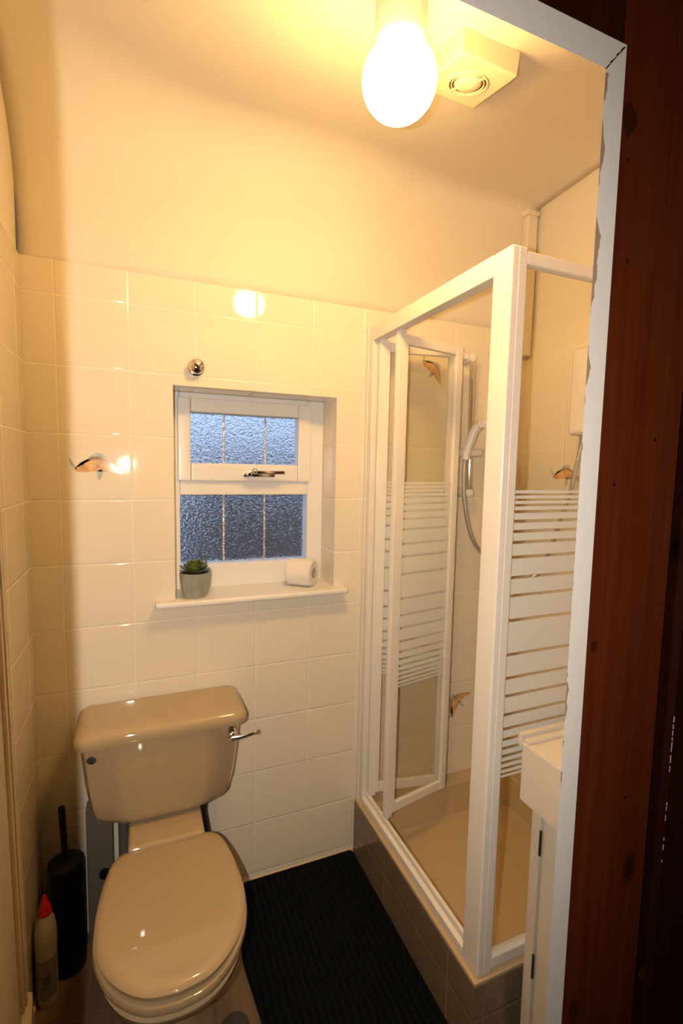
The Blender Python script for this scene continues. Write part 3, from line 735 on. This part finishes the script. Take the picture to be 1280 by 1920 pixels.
mb = MB(); pts = []
P = [(.640, -.004), (1.064, -.004), (1.072, -.03), (1.072, -.72), (1.05, -.745), (.62, -.745), (.60, -.72), (.592, -.48), (.576, -.30), (.585, -.18), (.612, -.03)]
mb.prism(P, 2, 0.0, 0.012, bev=.003)
tag(mb.build('bath_mat', mRug), 'black pile bath mat between the toilet and the shower', 'bath mat')
mb = MB(); mb.lathe([(0, 0), (.038, 0), (.040, .004), (.038, .012), (.03, .015), (0, .016)], M=Matrix.Translation((.520, -.462, 0)))
tag(mb.build('door_stop', mPad), 'round dark grey pad on the floor by the right of the toilet pan', 'door stop')

# ------------------------------------------------------------------ shower tray
t = thing('shower_tray', 'beige shower tray on a brown tiled plinth', 'shower tray', (1.46, -.38, 0))
KX, KY, KZ = 1.078, -.764, .216
mb = MB(); mb.box((KX, KY, 0), (KX + .03, -.0005, KZ), .001); mb.box((KX + .03, KY, 0), (RX - .0005, KY + .03, KZ), .001)
mb.bm.normal_update(); mb.uvbox(KX + .03, -.75 + .1, 0.0); mb.build('tiled_plinth', mPlinth, t)
mb = MB()
def rect(z, i, r=.05, n=6):
    a, b, c, d = KX + .002 + i, RX - .001 - i, KY + .002 + i, -.001 - i; out = []
    for (x, y, a0) in ((b - r, d - r, 0), (a + r, d - r, math.pi / 2), (a + r, c + r, math.pi), (b - r, c + r, 1.5 * math.pi)):
        for k in range(n + 1): q = a0 + math.pi / 2 * k / n; out.append((x + r * math.cos(q), y + r * math.sin(q), z))
    return out
mb.loft([rect(.05, .036, .04), rect(KZ, .0, .004), rect(KZ + .006, .0, .004), rect(KZ + .010, .004, .006), rect(KZ + .010, .055, .04), rect(KZ + .002, .065, .05), rect(.10, .085, .06), rect(.090, .10, .06), rect(.084, .3, .02)])
mb.build('basin', mTray, t)
mb = MB(); mb.cyl((1.72, -.40, .085), (1.72, -.40, .092), .04); o = mb.build('drain', mChrome, t)

# ------------------------------------------------------------------ shower enclosure
EX, EY, EB, ET = 1.091, -.756, .2265, 2.056
t = thing('shower_enclosure', 'white framed corner shower enclosure with striped frosted glass and folding door', 'shower enclosure', (EX, EY, EB))
def framepart(name, a, b, bev=.004): m_ = MB(); m_.box(a, b, bev, seg=3); return m_.build(name, mWhite, t)
m_ = MB(); m_.box((EX, EY, EB), (EX + .046, EY + .066, ET), .005, seg=3); m_.box((EX + .02, EY - .0015, EB + .01), (EX + .024, EY + .01, ET - .004)); m_.build('corner_post', mWhite, t)
m_ = MB(); m_.box((EX, EY + .066, ET - .052), (EX + .04, -.044, ET), .003); m_.build('header_rail', mWhite, t)
m_ = MB(); m_.box((EX, EY + .066, EB), (EX + .034, -.044, EB + .026), .003); m_.box((EX + .014, EY + .066, EB + .026), (EX + .026, -.044, EB + .046), .002); m_.build('sill_rail', mWhite, t)
m_ = MB(); m_.box((EX, -.044, EB), (EX + .04, -.001, ET), .004); m_.box((EX - .006, -.016, EB), (EX, -.001, ET), .002); m_.build('wall_jamb', mWhite, t)
framepart('top_rail', (EX + .046, EY + .003, ET - .035), (RX - .03, EY + .029, ET - .006))
framepart('bottom_rail', (EX + .046, EY + .003, EB + .006), (RX - .03, EY + .029, EB + .040))
framepart('wall_channel', (RX - .03, EY + .003, EB), (RX - .001, EY + .029, ET - .004))
GAPZ = [1.500, 1.487, 1.474, 1.461, 1.445, 1.421, 1.396, 1.369, 1.332, 1.281, 1.235, 1.172, 1.084, 1.023, 0.976, 0.927, 0.889, 0.861, 0.837, 0.816, 0.798, 0.782, 0.767, 0.756]
def stripes():
    return [(GAPZ[i] - min(.0040, .22 * (GAPZ[i] - GAPZ[i + 1])), GAPZ[i + 1] + min(.0040, .22 * (GAPZ[i] - GAPZ[i + 1]))) for i in range(len(GAPZ) - 1)]
m_ = MB(); gy = EY + .014
m_.box((EX + .042, gy, EB + .036), (RX - .026, gy + .004, ET - .031))
for (a, b) in stripes(): m_.box((EX + .044, gy - .0006, b), (RX - .028, gy - .0001, a), mi=1)
o = m_.build('side_glass', [mGlass, mFrost], t); o['label'] = 'clear glass with white frosted stripes'
# folding door: two leaves folded inwards
def door_leaf(pa, pb, zb, zt, flip, name='door_leaf'):
    pa = Vector((*pa, 0)); pb = Vector((*pb, 0)); d = pb - pa; ln = d.length; ang = math.atan2(d.y, d.x)
    Mx = Matrix.Translation(pa) @ Matrix.Rotation(ang, 4, 'Z'); m_ = MB(); th = .011
    m_.box((0, -th, zb), (.042, th, zt), .004, M=Mx); m_.box((ln - .030, -th, zb), (ln, th, zt), .004, M=Mx)
    m_.box((.042, -th * .8, zt - .034), (ln - .03, th * .8, zt), .003, M=Mx); m_.box((.042, -th * .8, zb), (ln - .03, th * .8, zb + .036), .003, M=Mx)
    o = m_.build(name, mWhite, t)
    m_ = MB(); m_.box((.04, -.002, zb + .034), (ln - .028, .002, zt - .032), M=Mx)
    for (a, b) in stripes(): m_.box((.043, -.0026, b), (ln - .031, -.0021, a), mi=1, M=Mx)
    m_.build('leaf_glass', [mGlass, mFrost], o)
    for z in (zb - .012, zt - .010):
        m_ = MB(); m_.box((.003, -.012, z), (.030, .012, z + .022), .003, M=Mx); m_.build('corner_cap', mShowP, o)
door_leaf((1.106, -.062), (1.405, -.112), .285, 1.995, 1)
door_leaf((1.106, -.200), (1.405, -.140), .285, 1.995, -1)

# corner trunking above the enclosure
t = thing('pipe_trunking', 'slim white pipe trunking rising in the corner above the shower', 'pipe', (1.81, -.02, 2.0))
mb = MB(); mb.box((1.782, -.035, TOP - .1), (1.834, -.0005, 2.585), .006, seg=3); mb.build('trunking', mPlaster, t)
mb = MB(); mb.box((1.776, -.040, 2.585), (1.838, -.0005, 2.605), .006); mb.build('end_cap', mPlaster, t)

# ------------------------------------------------------------------ shower rail, handset, heater
t = thing('riser_rail', 'chrome shower riser rail with white brackets on the back wall', 'shower rail', (1.522, 0, 1.44))
mb = MB(); mb.cyl((1.530, -.055, 1.455), (1.522, -.055, 1.985), .0112); mb.build('rail', mChrome, t)
for z, xx in ((1.985, 1.522), (1.452, 1.530)):
    mb = MB(); mb.cyl((xx, -.0005, z), (xx, -.062, z), .021, .019); mb.sphere((xx, -.062, z), .019, sc=(1, .35, 1))
    if z > 1.7: mb.box((xx - .028, -.048, z - .008), (xx + .01, -.002, z + .014), .006)
    mb.build('bracket', mShowP, t)
mb = MB(); mb.cyl((1.470, -.06, 1.612), (1.572, -.06, 1.612), .0165); mb.box((1.505, -.085, 1.598), (1.550, -.035, 1.626), .008); mb.build('slider', mShowP, t)
t = thing('shower_handset', 'white shower handset with a chrome hose, held on the riser rail', 'shower handset', (1.49, -.09, 1.60))
mb = MB(); mb.tube([(1.484, -.085, 1.585), (1.490, -.088, 1.62), (1.500, -.094, 1.66), (1.512, -.103, 1.700), (1.527, -.113, 1.716)], lambda q: .0150 + .0035 * q, n=16)
mb.build('grip', mShowP, t)
Mh = Matrix.Translation((1.548, -.128, 1.724)) @ Matrix.Rotation(math.radians(-3), 4, 'Y') @ Matrix.Rotation(math.radians(10), 4, 'X')
mb = MB(); mb.lathe([(0, .020), (.020, .0185), (.038, .010), (.043, -.002), (.041, -.013), (.036, -.015), (0, -.015)], n=36, M=Mh); mb.build('spray_head', mShowP, t)
mb = MB(); mb.tube([(1.483, -.085, 1.590), (1.484, -.080, 1.53), (1.492, -.075, 1.45), (1.513, -.07, 1.36), (1.548, -.065, 1.27), (1.60, -.065, 1.205), (1.713, -0.110, 1.093), (1.805, -0.160, 1.120), (1.810, -0.210, 1.211), (1.810, -0.260, 1.351), (1.810, -0.300, 1.464), (1.808, -0.340, 1.653), (1.775, -.36, 1.677)], .0078, n=12); mb.build('hose', mHose, t)
t = thing('electric_shower', 'white electric shower unit on the right wall behind the side panel', 'shower heater', (1.80, -.42, 1.70))
mb = MB(); mb.box((1.745, -.535, 1.675), (RX - .0005, -.325, 1.985), .018, seg=4); mb.build('casing', mShowP, t)
mb = MB(); mb.cyl((1.746, -.43, 1.80), (1.728, -.43, 1.80), .032); mb.build('dial', mShowP, t)

# ------------------------------------------------------------------ vanity unit
t = thing('vanity_unit', 'cream vanity unit with deep fascia and hinged door, in front of the shower side panel', 'cabinet', (1.3, -.9, 0))
VY0, VY1 = -.998, -.785
mb = MB(); mb.box((1.162, VY0, .862), (RX - .001, VY1 - .012, .884), .003); mb.build('countertop', mVan, t)
mb = MB(); mb.box((1.156, VY1 - .014, .872), (RX - .001, VY1, .903), .002); mb.box((1.162, VY1 - .034, .884), (RX - .001, VY1 - .016, .893), .002); mb.build('upstand', mVan, t)
mb = MB(); mb.box((1.160, VY0, .735), (1.180, VY1 - .012, .880), .002); mb.box((1.18, VY1 - .03, .735), (RX - .001, VY1 - .012, .862), .001); mb.build('fascia', mVan, t)
mb = MB(); mb.box((1.212, VY1 - .028, .0), (RX - .001, VY1 - .010, .735), .001); mb.box((1.212, VY0, 0), (1.230, VY1 - .028, .10), .001); mb.box((1.60, VY0, .1), (1.61, VY1 - .03, .735)); mb.box((1.206, VY1 - .038, .03), (1.230, VY1 - .010, .735), .002)
mb.build('carcass', mVan, t)
mb = MB(); mb.box((1.212, VY0 + .002, .11), (1.230, VY1 - .0435, .730), .002); vd = mb.build('cabinet_door', mVan, t)
for z in (.625, .290):
    mb = MB(); mb.cyl((1.2065, VY1 - .041, z - .032), (1.2065, VY1 - .041, z + .032), .0034, n=12); mb.build('hinge', mHinge, vd)
